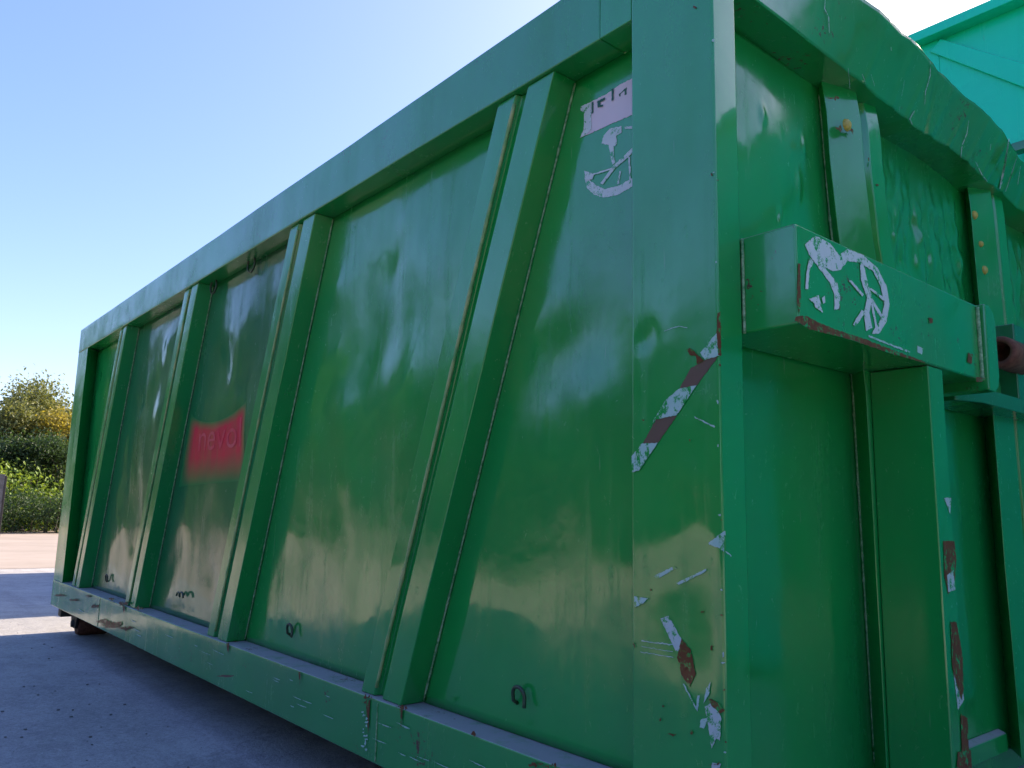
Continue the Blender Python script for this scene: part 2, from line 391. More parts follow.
# ribs: hat profile with a sunk groove, slanted
for k, r in enumerate(RIBS):
    rows = []
    for z in [HB + 0.001 + (ZT - HB - 0.002) * t / 24 for t in range(25)]:
        a, b = xl(r, z, False), xl(r, z, True); wd = b - a
        wob = 0.0016 * n3(z*3, k*5.1, 0)
        y = 0.015 + wob
        prof = [(a, D + .004), (a, y), (a + wd*.33, y), (a + wd*.36, y + .022), (a + wd*.52, y + .022), (a + wd*.56, y - .003), (b, y - .003), (b, D + .004)]
        rows.append([(px, py, z) for px, py in prof])
    rb = obj('rib', loft(rows, False, True), M_green, con, bevel=0.004)
    bead = [Vector((xl(r, z, False) + .36*(xl(r, z, True) - xl(r, z, False)) - .006, 0.018, z)) for z in [HB + .03 + (ZT - HB - .06) * t / 60 for t in range(61)]]
    obj('seam_bead', tube(bead, .007, 6, lambda i, k=k: .006 + .0035 * n3(i*.7, k, 2)), M_seam, rb, smooth=True)
    for right in (False, True):
        path = [Vector((xl(r, z, right) + (.004 if right else -.004), D - .003, z)) for z in [HB + .01 + (ZT - HB - .02) * t / 150 for t in range(151)]]
        obj('weld_bead', tube(path, .006, 6, lambda i, k=k, q=right: .0030 + .0035 * abs(n3(i*1.9, k + 3*q, 5))), M_bead, rb, smooth=True)

# rails
def rail_side(name, z0, z1, x0, x1, mt, amp):
    def f(u, v):
        x = x0 + (x1-x0)*u; z = z0 + (z1-z0)*v
        return (x, -amp * (n3(x*1.7, 0.3, z*3) + .5*n3(x*4, 2.3, z*6)), z)
    return obj(name, slab(f, 120, 6, (0, D + .02, 0)), mt, con, bevel=0.005)
rail_side('top_rail', ZT, H, -L + .001, -.3695, M_rail, .0025)
br = rail_side('bottom_rail', 0, HB, -L, -PW - .001, M_rail, .0015)
# weld across the bottom rail below the third bay and near the first rib
obj('weld_bead', tube([Vector((-1.36 + .004*n3(t, 1, 1), -.002, .01 + .18*t/30)) for t in range(31)], .004, 6, lambda i: .002 + .004*abs(n3(i*1.3, 4, 4))), M_bead, br, smooth=True)
obj('weld_bead', tube([Vector((-5.0, -.001, .01 + .18*t/30)) for t in range(31)], .003, 6), M_bead, br, smooth=True)

# near corner post: a plate with dents, turning into the head piece that meets the top rail
pd = [(-.215, 1.235, .03, -.004), (-.10, .70, .09, -.008), (-.17, .745, .08, .006), (-.05, .58, .12, -.006), (-.06, .90, .05, .0025), (-.12, .45, .12, .004)]
def pdisp(x, z):
    u = (x + PW)/PW
    d = .0015 * n3(x*2.5, 8, z*1.2) + .0006*n3(x*9, 3, z*7)
    for dx, dz, rr, h in pd: d += h * math.exp(-((x-dx)**2 + (z-dz)**2)/(rr*rr)) * max(0, min(1, 8*u, 8*(1-u)))
    return d
def postf(u, v):
    x = -PW + PW*u; z = 0.0 + H*v
    return (x, -.001 - pdisp(x, z), z)
post = obj('corner_post', slab(postf, 30, 180, (0, Q, 0)), M_green, con, bevel=0.006, seg=3)
obj('corner_gusset', newbox((-.368, .0005, ZT + .001), (-PW - .0008, D + .02, H - .001)), M_green, con, bevel=.003)
# far corner post, set between the rails, with a sloped inner flank
zs = (HB + .001, ZT - .001)
obj('corner_post', prism([(-L, 0.002, zs[0]), (XF, 0.002, zs[0]), (XF - .11, D, zs[0]), (XF - .11, .3, zs[0]), (-L, .3, zs[0])], (0, 0, zs[1] - zs[0])), M_green, con, bevel=.004)

# unseen body: floor, far wall, back wall, inner faces, skids
WID = 2.55
obj('floor_plate', newbox((-L + .05, D + .03, .02), (-.14, WID - .05, .10)), M_dark, con)
obj('rear_wall', newbox((-L + .02, WID - .08, .0), (-.02, WID, H)), M_green, con)
obj('end_wall', newbox((-L + .01, .305, .0), (-L + .09, WID - .085, H - .001)), M_green, con)
for y in (.72, 1.72):
    obj('skid_beam', newbox((-L + .25, y, -.165), (-.25, y + .11, .018)), M_dark, con)
# roller at the far end: drum, axle, bracket
rl = obj('roller', tube([(-6.28, .15, -.125), (-6.28, .18, -.125), (-6.28, .36, -.125), (-6.28, .39, -.125)], .1, 20, lambda i: (.085, .095, .095, .085)[i]), M_rust, con, bevel=.004)
obj('axle', tube([(-6.28, .11, -.125), (-6.28, .45, -.125)], .028, 12), M_dark, rl, smooth=True)
obj('roller_bracket', prism([(-6.42, .125, -.002), (-6.14, .125, -.002), (-6.22, .125, -.16), (-6.34, .125, -.16)], (0, .018, 0)), M_dark, con, bevel=.003)
obj('roller_bracket', prism([(-6.42, .41, -.002), (-6.14, .41, -.002), (-6.22, .41, -.16), (-6.34, .41, -.16)], (0, .018, 0)), M_dark, con, bevel=.003)
obj('end_foot', newbox((-6.54, .06, -.09), (-6.44, .16, -.003)), M_dark, con, bevel=.006)

# tarpaulin hooks
def hook(x, z, parent, kind):
    s = 1.0; pts = []
    if kind == 'n':      # arched staple, one leg welded to the plate
        pts = [(x - .025, D - .001, z - .026), (x - .025, D - .016, z - .016), (x - .025, D - .018, z)]
        for t in range(1, 11):
            a = math.pi * t / 10
            pts.append((x - .025*math.cos(a), D - .018 - .004*math.sin(a), z + .024*math.sin(a)))
        pts += [(x + .027, D - .020, z - .014), (x + .031, D - .024, z - .026)]
    elif kind == 'm':    # double curl
        for t in range(0, 9):
            a = math.pi * (1 - t / 8); pts.append((x - .032 + .026*math.cos(a), D - .022, z + .02*math.sin(a)))
        for t in range(1, 10):
            a = math.pi * (1 - t / 9); pts.append((x + .03 + .034*math.cos(a), D - .026, z - .002 + .028*math.sin(a)))
    else:                # open ring hanging under the rail
        for t in range(0, 15):
            a = R(110) + R(300) * t / 14
            pts.append((x + .047*math.cos(a), D - .03, z + .045*math.sin(a)))
    return obj('tarp_hook', tube(pts, .0055, 10), M_hook, parent, smooth=True)
hook(-.748, .312, panels[0], 'n'); hook(-2.235, .312, panels[1], 'n'); hook(-3.64, .322, panels[2], 'm'); hook(-5.235, .306, panels[3], 'n')
hook(-2.95, 2.075, panels[2], 'o'); hook(-3.50, 2.07, panels[2], 'o')

# print and wear on the side: thin films lying on the plate they belong to
def ragged(pts, ax, amp, step):
    """densify an outline and roughen it, as flaked paint breaks"""
    out = []; n = len(pts)
    o1, o2 = [k for k in range(3) if k != ax]
    for i in range(n):
        p, q = pts[i], pts[(i+1) % n]; k = max(1, int((q-p).length/step))
        for t in range(k):
            c = p.lerp(q, t/k); e = amp*(1.0 if t else .4)
            c[o1] += e*n3(c[o1]*170, c[o2]*170, 1.3); c[o2] += e*n3(c[o1]*170, c[o2]*170, 8.7)
            out.append(c)
    return out
film_no = [0]
def on_rail(u, v):
    x = .03
    for _ in range(6):
        p = on(u, v, 0, x); zb, zt = lerp_tab(EB, p.y), lerp_tab(ET, p.y)
        x = erail(p.y/WID, min(1, max(0, (p.z - zb)/(zt - zb))))[0] + .002
    return p
def film(name, polys, conv, mt, parent, ax, val, out, label=None, amp=.0022, step=.004):
    """flat print, flakes, scrapes and painted glints: outlines measured at pixels, laid on the plate ax=val, each an object"""
    for poly in polys:
        film_no[0] += 1
        pts = ragged([on_rail(*conv(*p)) if val is None else on(*conv(*p), ax, val) for p in poly], ax, amp, step)
        off = .0004*(film_no[0] % 6)*(1 if out > 0 else -1)
        if parent is panels[0]:
            for p in pts: p.y = ysurf(0, p.x, p.z) - .0009 - (.0008 if name == 'digit' else 0)
        elif parent is post:
            for p in pts: p.y = -.001 - pdisp(p.x, p.z) - .0009 - (.0007 if mt is M_rustw else 0)
        for p in pts: p[ax] += off
        o1, o2 = [k for k in range(3) if k != ax]
        vo, eo, fo = delaunay_2d_cdt([Vector((p[o1], p[o2])) for p in pts], [], [list(range(len(pts)))], 1, 1e-5)[:3]
        base = sum(p[ax] for p in pts)/len(pts)
        bm = bmesh.new(); vs = []
        for c in vo:
            near = min(pts, key=lambda p: (p[o1]-c.x)**2 + (p[o2]-c.y)**2)
            q = [0, 0, 0]; q[ax] = near[ax]; q[o1] = c.x; q[o2] = c.y; vs.append(bm.verts.new(q))
        for t in fo: bm.faces.new([vs[i] for i in t])
        obj(name, bm, mt, parent, label=label)
def cv(ox, oy, s): return lambda x, y: (ox + x/s, oy + y/s)
c8 = cv(560, 60, 4.8)
YP = D - .0045
film('worn_sticker', [[(95,222),(145,199),(215,164),(285,115),(378,70),(378,246),(340,262),(240,305),(92,372),(110,330),(112,247),(95,240)]], c8, M_pink, panels[0], 1, YP, -.0006, 'faded pinkish white remains of large stencilled digits')
film('digit', [[(95,222),(145,199),(147,330),(126,354),(92,372),(112,330),(113,247),(96,242)]], c8, M_white, panels[0], 1, YP - .0008, -.0006)
film('digit', [[(148,202),(157,197),(156,252),(149,256)], [(176,196),(211,177),(213,190),(191,202),(190,214),(204,212),(203,222),(178,228)], [(244,138),(254,133),(254,188),(246,196)],
               [(278,162),(316,128),(316,162),(305,166),(305,147),(287,160),(286,172),(279,172)]], c8, M_grn_print, panels[0], 1, YP - .0008, -.0006)
film('worn_emblem', [[(235,325),(290,315),(291,345),(265,362),(268,398),(252,420),(255,470),(260,490),(246,500),(235,450),(228,405),(194,400),(205,360)],
      [(305,318),(375,312),(375,326),(308,329)], [(188,590),(248,508),(338,424),(380,380),(380,402),(338,450),(260,517),(200,596)],
      [(113,530),(160,545),(150,572),(118,575)], [(155,544),(250,514),(250,522),(155,552)],
      [(112,560),(122,610),(160,645),(210,658),(270,645),(340,606),(380,560),(380,510),(340,566),(270,603),(210,618),(165,598),(138,575)],
      [(268,592),(280,530),(288,530),(278,592)], [(322,462),(330,462),(336,570),(328,575)]], c8, M_white, panels[0], 1, YP - .0002, -.0006, 'peeled round white crest below the digits')
c1 = cv(600, 300, 3.84)
YO = -.0035
tp = [[(452,120),(456,214),(402,229),(384,202)], [(300,341),(369,327),(294,442),(214,459),(188,490),(250,385)], [(160,552),(222,548),(150,655),(123,662),(122,600)]]
for p in tp: film('reflective_stripe', [p], c1, M_tape, post, 1, YO, -.0006)
for p in ([(404,228),(452,216),(370,326),(302,340),(345,262)], [(214,458),(293,444),(221,548),(162,551)]): film('reflective_stripe', [p], c1, M_tape_b, post, 1, YO, -.0006, 'browned stretch of the diagonal warning tape')
c2 = cv(620, 500, 2.866)
YD = -.0045
film('worn_patch', [[(245,125),(300,88),(302,152),(285,140)], [(95,218),(150,190),(157,196),(105,226)], [(155,238),(240,197),(241,203),(162,243)], [(40,276),(80,281),(62,298),(40,308)]], c2, M_tape, post, 1, YD, -.0006)
film('worn_patch', [[(112,340),(135,333),(172,400),(168,450),(150,420)]], c2, M_flake_glint, post, 1, YD + .0001, -.0006)
film('rust_patch', [[(172,398),(200,430),(215,500),(200,537),(176,500),(163,450)], [(255,570),(280,580),(300,604),(285,612),(262,590)]], c2, M_rustw, post, 1, YD - .0002, -.0006)
film('worn_patch', [[(243,592),(268,578),(290,625),(286,690),(275,684),(262,712),(254,650)], [(265,752),(290,756),(285,768),(262,768)]], c2, M_flake_glint, post, 1, YD, -.0006, 'bare white flake low on the corner post')
film('worn_patch', [[(247,540),(259,520),(255,558),(240,582)], [(222,560),(228,560),(222,606),(217,598)], [(232,630),(255,620),(240,655),(228,652)]], c2, M_scr, post, 1, YD, -.0006)
film('scratch_glint', [[(60,402),(150,414),(150,417),(60,405)], [(58,434),(152,450),(152,452),(58,436)], [(62,418),(150,434),(150,436),(62,420)], [(185,525),(222,598),(219,600),(182,527)], [(295,140),(318,160),(316,163),(294,143)]], c2, M_scr, post, 1, YD, -.0005)
film('scratch_glint', [[(360,445),(440,484),(438,490),(360,449)], [(245,118),(300,98),(335,104),(334,107),(300,101),(246,121)]], c1, M_scr, post, 1, YO, -.0005)
film('rust_patch', [[(450,50),(462,45),(464,215),(452,210),(446,120)]], c1, M_rustw, post, 1, YO - .0008, -.0005)
film('rust_patch', [[(332,190),(345,182),(398,232),(372,246),(366,215),(345,212)]], c1, M_rustw, post, 1, YO - .0008, -.0005)
# rust and dirt where the ribs meet the ledge
def flecks(name, pts, mt, parent, ax, val, out):
    for (u, v, r) in pts:
        q = []
        e = random.uniform(.55, 1.5) if r < 3 else random.uniform(1.7, 2.4)
        if r >= 3: r *= .8
        for t in range(9):
            a = 2*math.pi*t/9; rr = r * random.uniform(.5, 1.3)
            q.append((u + rr*math.cos(a)*e, v + rr*math.sin(a)/e))
        film(name, [q], lambda x, y: (x, y), mt, parent, ax, val, out, amp=.003 if r < 2.4 else .016)
flecks('rust_patch', [(368,697,4), (366,703,3), (400,707,3), (404,708,3), (474,734,2.5), (536,764,5), (551,766,4), (123,603,4), (112,599,3), (138,608,3), (95,606,4), (110,626,5), (88,596,3)], M_rustw, br, 1, -.0045, -.0005)
flecks('dirt_patch', [(116,624,7), (104,621,6), (126,628,5), (75,600,3), (60,595,3)], M_rustw, br, 1, -.0042, -.0004)
flecks('paint_fleck', [(365+random.uniform(-2,2), 712+3.4*i, random.uniform(.6,1.8)) for i in range(12)], M_scr, br, 1, -.0045, -.0005)
flecks('rust_patch', [(685,668,2.2), (710,648,2), (672,735,3), (692,732,2), (634,645,2.5), (661,720,1.5), (716,764,3), (694,7,2), (711,174,1.3)], M_rustw, post, 1, YD, -.0005)
flecks('rust_patch', [(225,676,4), (235,641,3)], M_rust, panels[1], 2, HB + .0012, .0006)

for k in range(34):
    u = random.uniform(70, 520); ln = random.uniform(4, 16) * (.4 + u/500)
    t0 = 582 + (u - 53)*.375 + 4; b0 = 604 + (u - 49)*.49 - 4
    v = t0 + (b0 - t0)*random.uniform(.1, .85); sl = random.uniform(.36, .47)
    film('scratch_glint', [[(u, v), (u + ln, v + ln*sl), (u + ln, v + ln*sl + .6), (u + ln*.5, v + ln*sl*.5 + .9)]], lambda a, b: (a, b), M_scr, br, 1, -.0040, -.0004, amp=.0012)
rnd2 = random.Random(12)
flecks('paint_fleck', [(714.2 + 12*(v/768)**1.6 - rnd2.uniform(.5, 2.5), v, rnd2.uniform(.7, 1.7)) for v in (40, 172, 262, 402, 446, 515, 590, 655, 663, 752)], M_scr, post, 1, YD, -.0005)
flecks('rust_patch', [(717 + 9*(v/768)**1.6 - rnd2.uniform(0, 1.5), v, rnd2.uniform(.7, 1.6)) for v in (180, 300, 365, 520, 615, 690, 742)] + [(650, 590, 1.2), (700, 612, 1.5), (664, 706, 1.3), (643, 420, .9), (690, 440, 1)], M_rustw, post, 1, YD, -.0005)
for (u, v, hgt, wdt) in ((368, 700, 34, 2.2), (401, 709, 20, 1.6), (228, 643, 12, 1.5), (536, 765, 3, 2), (124, 606, 8, 1.3), (300, 672, 14, 1)):
    film('rust_run', [[(u - wdt, v), (u + wdt, v), (u + wdt*.4, v + hgt*.6), (u + .2, v + hgt), (u - wdt*.5, v + hgt*.5)]], lambda a, b: (a, b), M_rustw, br, 1, -.0043, -.0005)
# red print with soft letters on the third bay
q = [Vector((-3.90, YP - .004, .93)), Vector((-2.945, YP - .004, .95)), Vector((-2.955, YP - .004, 1.36)), Vector((-3.78, YP - .004, 1.36))]
bm = bmesh.new(); uv = bm.loops.layers.uv.new('uv')
NU = 24
def redtop(u): return 1.0 - 0.19*math.sin(math.pi*u)**0.7
vv = [[bm.verts.new((q[0].lerp(q[1], i/NU)).lerp(q[3].lerp(q[2], i/NU), (j/10)*redtop(i/NU))) for i in range(NU+1)] for j in range(11)]
for j in range(10):
    for i in range(NU):
        fc = bm.faces.new((vv[j][i], vv[j][i+1], vv[j+1][i+1], vv[j+1][i]))
        for lp, (a, b) in zip(fc.loops, ((i, j), (i+1, j), (i+1, j+1), (i, j+1))): lp[uv].uv = (a/NU, b/10)
# lay the film over the dented plate
for v_ in bm.verts: v_.co.y = ysurf(2, v_.co.x, v_.co.z) - .0010
ex = bmesh.ops.extrude_face_region(bm, geom=bm.faces[:]) if False else None
obj('painted_sign', bm, M_red, panels[2], smooth=True, label='faded red painted patch with soft lettering')
cu = bpy.data.curves.new('lettering', 'FONT'); cu.body = 'nevol'; cu.size = .25; cu.extrude = .0004
to = bpy.data.objects.new('lettering', cu); C.objects.link(to)
dg = bpy.context.evaluated_depsgraph_get(); me = bpy.data.meshes.new_from_object(to.evaluated_get(dg)); bpy.data.objects.remove(to)
bmt = bmesh.new(); bmt.from_mesh(me); bmesh.ops.subdivide_edges(bmt, edges=bmt.edges[:], cuts=1)
xs = [v_.co.x for v_ in bmt.verts]; sx = .60/(max(xs)-min(xs))
for v_ in bmt.verts:
    x = -3.60 + (v_.co.x - min(xs))*sx; z = 1.125 + v_.co.y*.88 + .00*x
    v_.co = (x, ysurf(2, x, z) - .0025 - v_.co.z*.6, z)
obj('lettering', bmt, M_redtext, panels[2], label='faded pink letters on the red patch')

# ------------------------------------------------------------------ near end of the container
def lerp_tab(tab, z):
    tab = sorted(tab)
    if z <= tab[0][0]: return tab[0][1]
    for (z0, a), (z1, b) in zip(tab, tab[1:]):
        if z <= z1: return a + (b-a)*(z-z0)/(z1-z0)
    return tab[-1][1]
W1 = [(0.03, .815), (.64, .80), (1.21, .785), (1.66, .700), (2.0, .673), (2.1, .665)]      # weld left of first rib
F1 = [(0.03, .735), (.64, .73), (1.20, .722), (1.62, .612), (1.85, .582), (2.1, .572)]      # its front edge
W2 = [(0.03, 1.79), (.69, 1.775), (1.23, 1.765), (2.1, 1.735)]
F2 = [(0.03, 1.67), (.70, 1.645), (1.21, 1.64), (2.1, 1.60)]
dent_end = [[(.35, 1.93, .16, .013), (.22, 2.0, .12, -.01), (.5, 1.75, .1, .008), (.55, 1.60, .08, -.007)],
            [], []]
rnd = random.Random(3)
for _ in range(110):
    dent_end[1].append((rnd.uniform(.9, 1.7), rnd.uniform(1.40, 2.02), rnd.uniform(.016, .055), rnd.uniform(-.011, .013)))
for _ in range(75):
    dent_end[1].append((rnd.uniform(.95, 1.7), rnd.uniform(1.42, 2.0), rnd.uniform(.010, .022), rnd.uniform(.006, .012)*rnd.choice((1, -1))))
for _ in range(5):
    dent_end[0].append((rnd.uniform(.2, .6), rnd.uniform(1.55, 1.95), rnd.uniform(.010, .018), rnd.uniform(.004, .007)))
for _ in range(24):
    dent_end[2].append((rnd.uniform(1.95, 2.4), rnd.uniform(1.5, 2.0), rnd.uniform(.012, .025), rnd.uniform(.006, .012)))
for _ in range(14):
    dent_end[2].append((rnd.uniform(1.95, 2.5), rnd.uniform(1.2, 2.0), rnd.uniform(.04, .1), rnd.uniform(-.012, .012)))
XPANEL = -.10
def end_bump(i, y, z):
    a = (.0025, .004, .005)[i]
    d = a * (n3(y*1.6 + 5*i, 1.1, z*1.1) + .5*n3(y*3.7, 6 + i, z*2))
    for dy, dz, r, h in dent_end[i]:
        qq = ((y-dy)**2 + ((z-dz)*.45)**2)/(r*r)
        if qq < 6: d += h*math.exp(-qq)
    return d
def end_bay(i, lo, hi):
    def f(u, v):
        z = .04 + (ZT - .042)*v
        y = lo(z) + (hi(z)-lo(z))*u
        e = min(1, 8*u, 8*(1-u))*min(1, 8*v, 8*(1-v))
        return (XPANEL + end_bump(i, y, z)*e, y, z)
    o = obj('end_panel', slab(f, 90, 190, (-.02, 0, 0)), M_green, con)
    for p in o.data.polygons: p.use_smooth = len(p.vertices) == 4 and abs(p.normal.x) > .5
    return o
ep = [end_bay(0, lambda z: Q + .001, lambda z: lerp_tab(W1, z)), end_bay(1, lambda z: lerp_tab(W1, z) + .16, lambda z: lerp_tab(W2, z)), end_bay(2, lambda z: lerp_tab(W2, z) + .16, lambda z: 2.46)]
obj('corner_post', newbox((-.12, 2.461, 0), (0, WID + .001, H - .002)), M_green, con, bevel=.006)
# ribs of the end: sloped flank, broad face, groove, narrow strip
def end_rib(Wt, Ft, wid, sm):
    rows = []
    for t in range(41):
        z = .05 + (ZT - .052)*t/40
        a = lerp_tab(Ft, z); wl = lerp_tab(Wt, z)
        x = -.03 + .0015*n3(z*4, wid, 2) - sm*.012*max(0, (z - 1.98)/.12)
        k = min(1, max(0, (z - 1.25)/.2))
        rows.append([(XPANEL - .01, wl, z), (x - .002 - .030*k, a + .055*k, z), (x - .027*k, a + .012 + .058*k, z), (x + .012, a + wid*.60, z), (x - .02, a + wid*.66, z), (x - .02, a + wid*.76, z), (x + .003, a + wid*.80, z), (x + .014, a + wid, z), (XPANEL - .01, a + wid + .01, z)])
    return obj('end_rib', loft(rows, False, True), M_green, con, bevel=.003)
er1 = end_rib(W1, F1, .29, 1.0); er2 = end_rib(W2, F2, .26, .6)
for er, Wt, sd_ in ((er1, W1, 1), (er2, W2, 2)):
    obj('weld_bead', tube([Vector((XPANEL + .006, lerp_tab(Wt, z) - .012, z)) for z in [.17 + (ZT - .2)*t/190 for t in range(191)]], .006, 6, lambda i, s=sd_: .0045 + .0035*abs(n3(i*1.7, s, 8))), M_bead, er, smooth=True)
for (u, v) in ((847, 125),): 
    p = on(u, v, 0, -.022)
    obj('yellow_plug', tube([p + Vector((-.004, 0, 0)), p + Vector((.004, .0, 0)), p + Vector((.010, .0, 0))], .02, 9, lambda i: (.02, .017, .009)[i]), M_yellow, er1, bevel=.002)
for (u, v, r) in ((975, 215, .018), (981, 244, .013), (985, 270, .018)):
    p = on(u, v, 0, -.03)
    obj('yellow_plug', tube([p + Vector((-.004, 0, 0)), p + Vector((.003, .0, 0)), p + Vector((.008, .0, 0))], .02, 9, lambda i, r=r: (r, r*.85, r*.4)[i]), M_yellow, er2, bevel=.002)
flecks('rust_patch', [(833,98,3), (838,128,2.5), (852,131,2.5), (868,160,1.3), (877,185,1.5)], M_rustw, er1, 0, -.024, .0005)

# end top rail: bent and buckled sheet with a dark underside
EB = [(0.0, 2.100), (.175, 2.104), (.40, 2.097), (.691, 2.087), (.80, 2.072), (1.0, 2.078), (1.065, 2.069), (1.3, 2.080), (1.55, 2.070), (1.63, 2.056), (1.8, 2.062), (2.03, 2.037), (2.3, 2.05), (WID, 2.09)]
ET = [(0.0, 2.30), (.3, 2.30), (.6, 2.285), (.84, 2.267), (.9, 2.276), (1.05, 2.262), (1.25, 2.24), (1.65, 2.222), (1.79, 2.172), (1.9, 2.165), (2.2, 2.2), (WID, 2.28)]
creases = [(.75, .018, .2), (1.05, .02, .3), (1.12, .015, -.2), (1.36, .018, .4), (1.62, .02, .15), (1.70, .02, .4), (1.85, .018, .3), (.62, .05, -.3), (.93, .03, .2), (1.22, .035, .35), (1.50, .03, .25), (1.78, .05, .5), (1.92, .04, -.4), (2.05, .05, .3)]
def erail(u, v):
    y = .0015 + (WID - .003)*u
    zb, zt = lerp_tab(EB, y), lerp_tab(ET, y)
    z = zb + (zt - zb)*v
    amp = min(1, max(0, (y - .35)/.8))
    x = .002 + .012*n3(y*1.9, 2.2, z*3)*amp + .005*n3(y*6, 1.2, z*7)*amp
    for cy, cw, sl in creases:
        dd = (y - cy - sl*(z - 2.2))/cw
        x += .006*amp*(1 - min(1, abs(dd)))*(1 if sl > 0 else -1)*(1 - .75*v)
    x += .07*min(1, max(0, (y - .1)/.6))*v
    jag = .006*n3(y*14, 7, 0)*amp
    if v > .99: z += jag
    return (x, y, z)
er_bm = slab(erail, 420, 20, (-.14, 0, 0))
er_o = obj('end_rail', er_bm, M_rail, con)
for p in er_o.data.polygons: p.use_smooth = len(p.vertices) == 4 and abs(p.normal.x) > .5
# thin pale lines on the rail: scratches, and sky glints painted as film
c7 = cv(720, 0, 3.368)
for line, wd in (([(352,0),(350,30),(364,60),(366,112)], 2.2), ([(708,205),(708,255),(692,310),(690,352)], 2.0), ([(838,404),(831,450),(815,490),(811,530)], 2.6),
                 ([(575,158),(576,172)], 3), ([(911,485),(909,506)], 2.5), ([(972,468),(960,540),(945,620),(941,636)], 7), ([(1001,520),(982,580),(960,646)], 3),
                 ([(655,372),(640,400),(648,420)], 4), ([(475,240),(492,285)], 2), ([(508,250),(520,290)], 1.5), ([(860,545),(882,590),(900,612)], 3), ([(430,230),(436,300)], 1.2), ([(620,270),(600,380)], 1.2), ([(1012,560),(1000,640)], 3)):
    q = []
    for i, (x, y) in enumerate(line): q.append((x - wd*(.5 if 0 < i < len(line)-1 else .2), y))
    for i, (x, y) in reversed(list(enumerate(line))): q.append((x + wd*(.5 if 0 < i < len(line)-1 else .2), y))
    film('scratch_glint', [q], c7, M_flake_glint, er_o, 0, None, .0005, amp=.0012)

# locking beam across the end
BZ0, BZ1, BX = 1.2312, 1.4592, .135
beam = obj('cross_beam', newbox((XPANEL + .01, .0985, BZ0), (BX, 1.125, BZ1)), M_beam, con, bevel=.006, seg=3)
pl = []
for (y, z) in ((1.09, BZ0 - .03), (1.10, BZ1 + .002), (1.135, BZ1 + .004), (1.165, BZ1 - .012), (1.178, BZ1 - .04), (1.178, BZ0 + .02), (1.165, BZ0 - .015), (1.14, BZ0 - .032)):
    pl.append((-.08, y, z))
lug = obj('end_lug', prism(pl, (BX + .10, 0, 0)), M_beam, con, bevel=.006)
obj('weld_bead', tube([Vector((BX + .004, 1.087, BZ0 + .22*t/30)) for t in range(31)], .008, 6, lambda i: .006 + .003*n3(i, 3, 3)), M_bead, beam, smooth=True)
obj('weld_bead', tube([Vector((.001, .096, BZ0 + .225*t/30)) for t in range(31)], .006, 6, lambda i: .004 + .003*abs(n3(i, 3, 9))), M_bead, beam, smooth=True)
c6 = cv(720, 200, 3.368)
XE = BX + .0008
film('worn_emblem', [[(285,150),(320,120),(370,145),(400,185),(430,165),(480,185),(472,212),(430,205),(405,235),(380,240),(350,225),(395,280),(405,330),(400,365),(385,370),(385,320),(370,280),(330,225),(300,185)],
    [(480,185),(530,230),(560,290),(570,350),(560,410),(535,450),(512,452),(515,440),(540,405),(552,350),(540,290),(515,240),(472,212)],
    [(300,195),(290,240),(286,300),(295,300),(300,240),(314,208)],
    [(432,272),(440,270),(482,318),(478,326)], [(500,300),(508,298),(556,335),(556,345)], [(503,332),(512,330),(553,396),(546,404)], [(508,350),(514,350),(532,432),(524,436)],
    [(470,212),(482,214),(497,280),(512,330),(502,380),(512,430),(490,442),(484,380),(494,330),(474,270)],
    [(298,334),(330,320),(345,380),(320,362),(316,348)], [(445,420),(475,370),(487,380),(455,425)], [(340,330),(350,322),(352,345),(345,350)]], c6, M_white, beam, 0, XE, .0006, 'peeled round white crest on the locking beam')
film('rust_patch', [[(258,392),(290,390),(345,418),(400,440),(470,462),(520,480),(600,512),(690,545),(690,549),(560,512),(470,480),(380,452),(300,432),(250,404)], [(262,215),(270,215),(272,350),(266,380),(258,345)], [(702,395),(716,400),(716,414),(704,416)], [(835,515),(850,520),(846,552),(832,545)], [(285,432),(345,440),(440,468),(380,456)]], c6, M_rustw, beam, 0, XE + .0003, .0006)
film('rust_patch', [[(860,596),(895,600),(905,590),(880,612),(860,612)]], c6, M_rustw, lug, 0, BX + .021, .0006)
film('paint_fleck', [[(665,490),(685,500),(680,520),(665,512)], [(500,455),(640,510),(640,516),(500,462)]], c6, M_scr, beam, 0, XE, .0006)

# upright plate under the beam, rusty lower down
pf = obj('brace_plate', newbox((-.028, .742, .06), (BX - .004, .832, BZ0 - .002)), M_green, con, bevel=.004)
film('rust_patch', [[(943,541),(954,541),(956,560),(954,585),(948,594),(944,575)], [(950,622),(956,622),(962,655),(963,690),(961,700),(952,668)], [(960,714),(967,718),(969,768),(962,768)], [(957,752),(970,750),(971,768),(956,768)]], lambda a, b: (a, b), M_rustw, pf, 0, BX - .0035, .0006)
film('worn_patch', [[(951,630),(957,626),(960,660),(964,700),(958,710),(953,668)], [(944,498),(951,498),(950,514)], [(947,575),(953,570),(955,590),(948,592)]], lambda a, b: (a, b), M_flake_glint, pf, 0, BX - .0033, .0006)
# small handle hook low on the weld line
obj('tarp_hook', tube([(-.095, .80, .20), (-.075, .795, .235), (-.07, .805, .255), (-.065, .83, .262), (-.06, .855, .25), (-.06, .862, .215)], .008, 8), M_green, ep[0], smooth=True)
# sill at the foot of the end, and a dusty fold of the second bay
obj('end_sill', newbox((-.14, .0935, -.02), (-.098, WID - .09, .058)), M_rail, con, bevel=.004)
obj('panel_fold', prism([(-.099, .95, .062), (-.070, .95, .066), (-.072, .95, .122), (-.099, .95, .134)], (0, .72, 0)), M_green, con, bevel=.004)

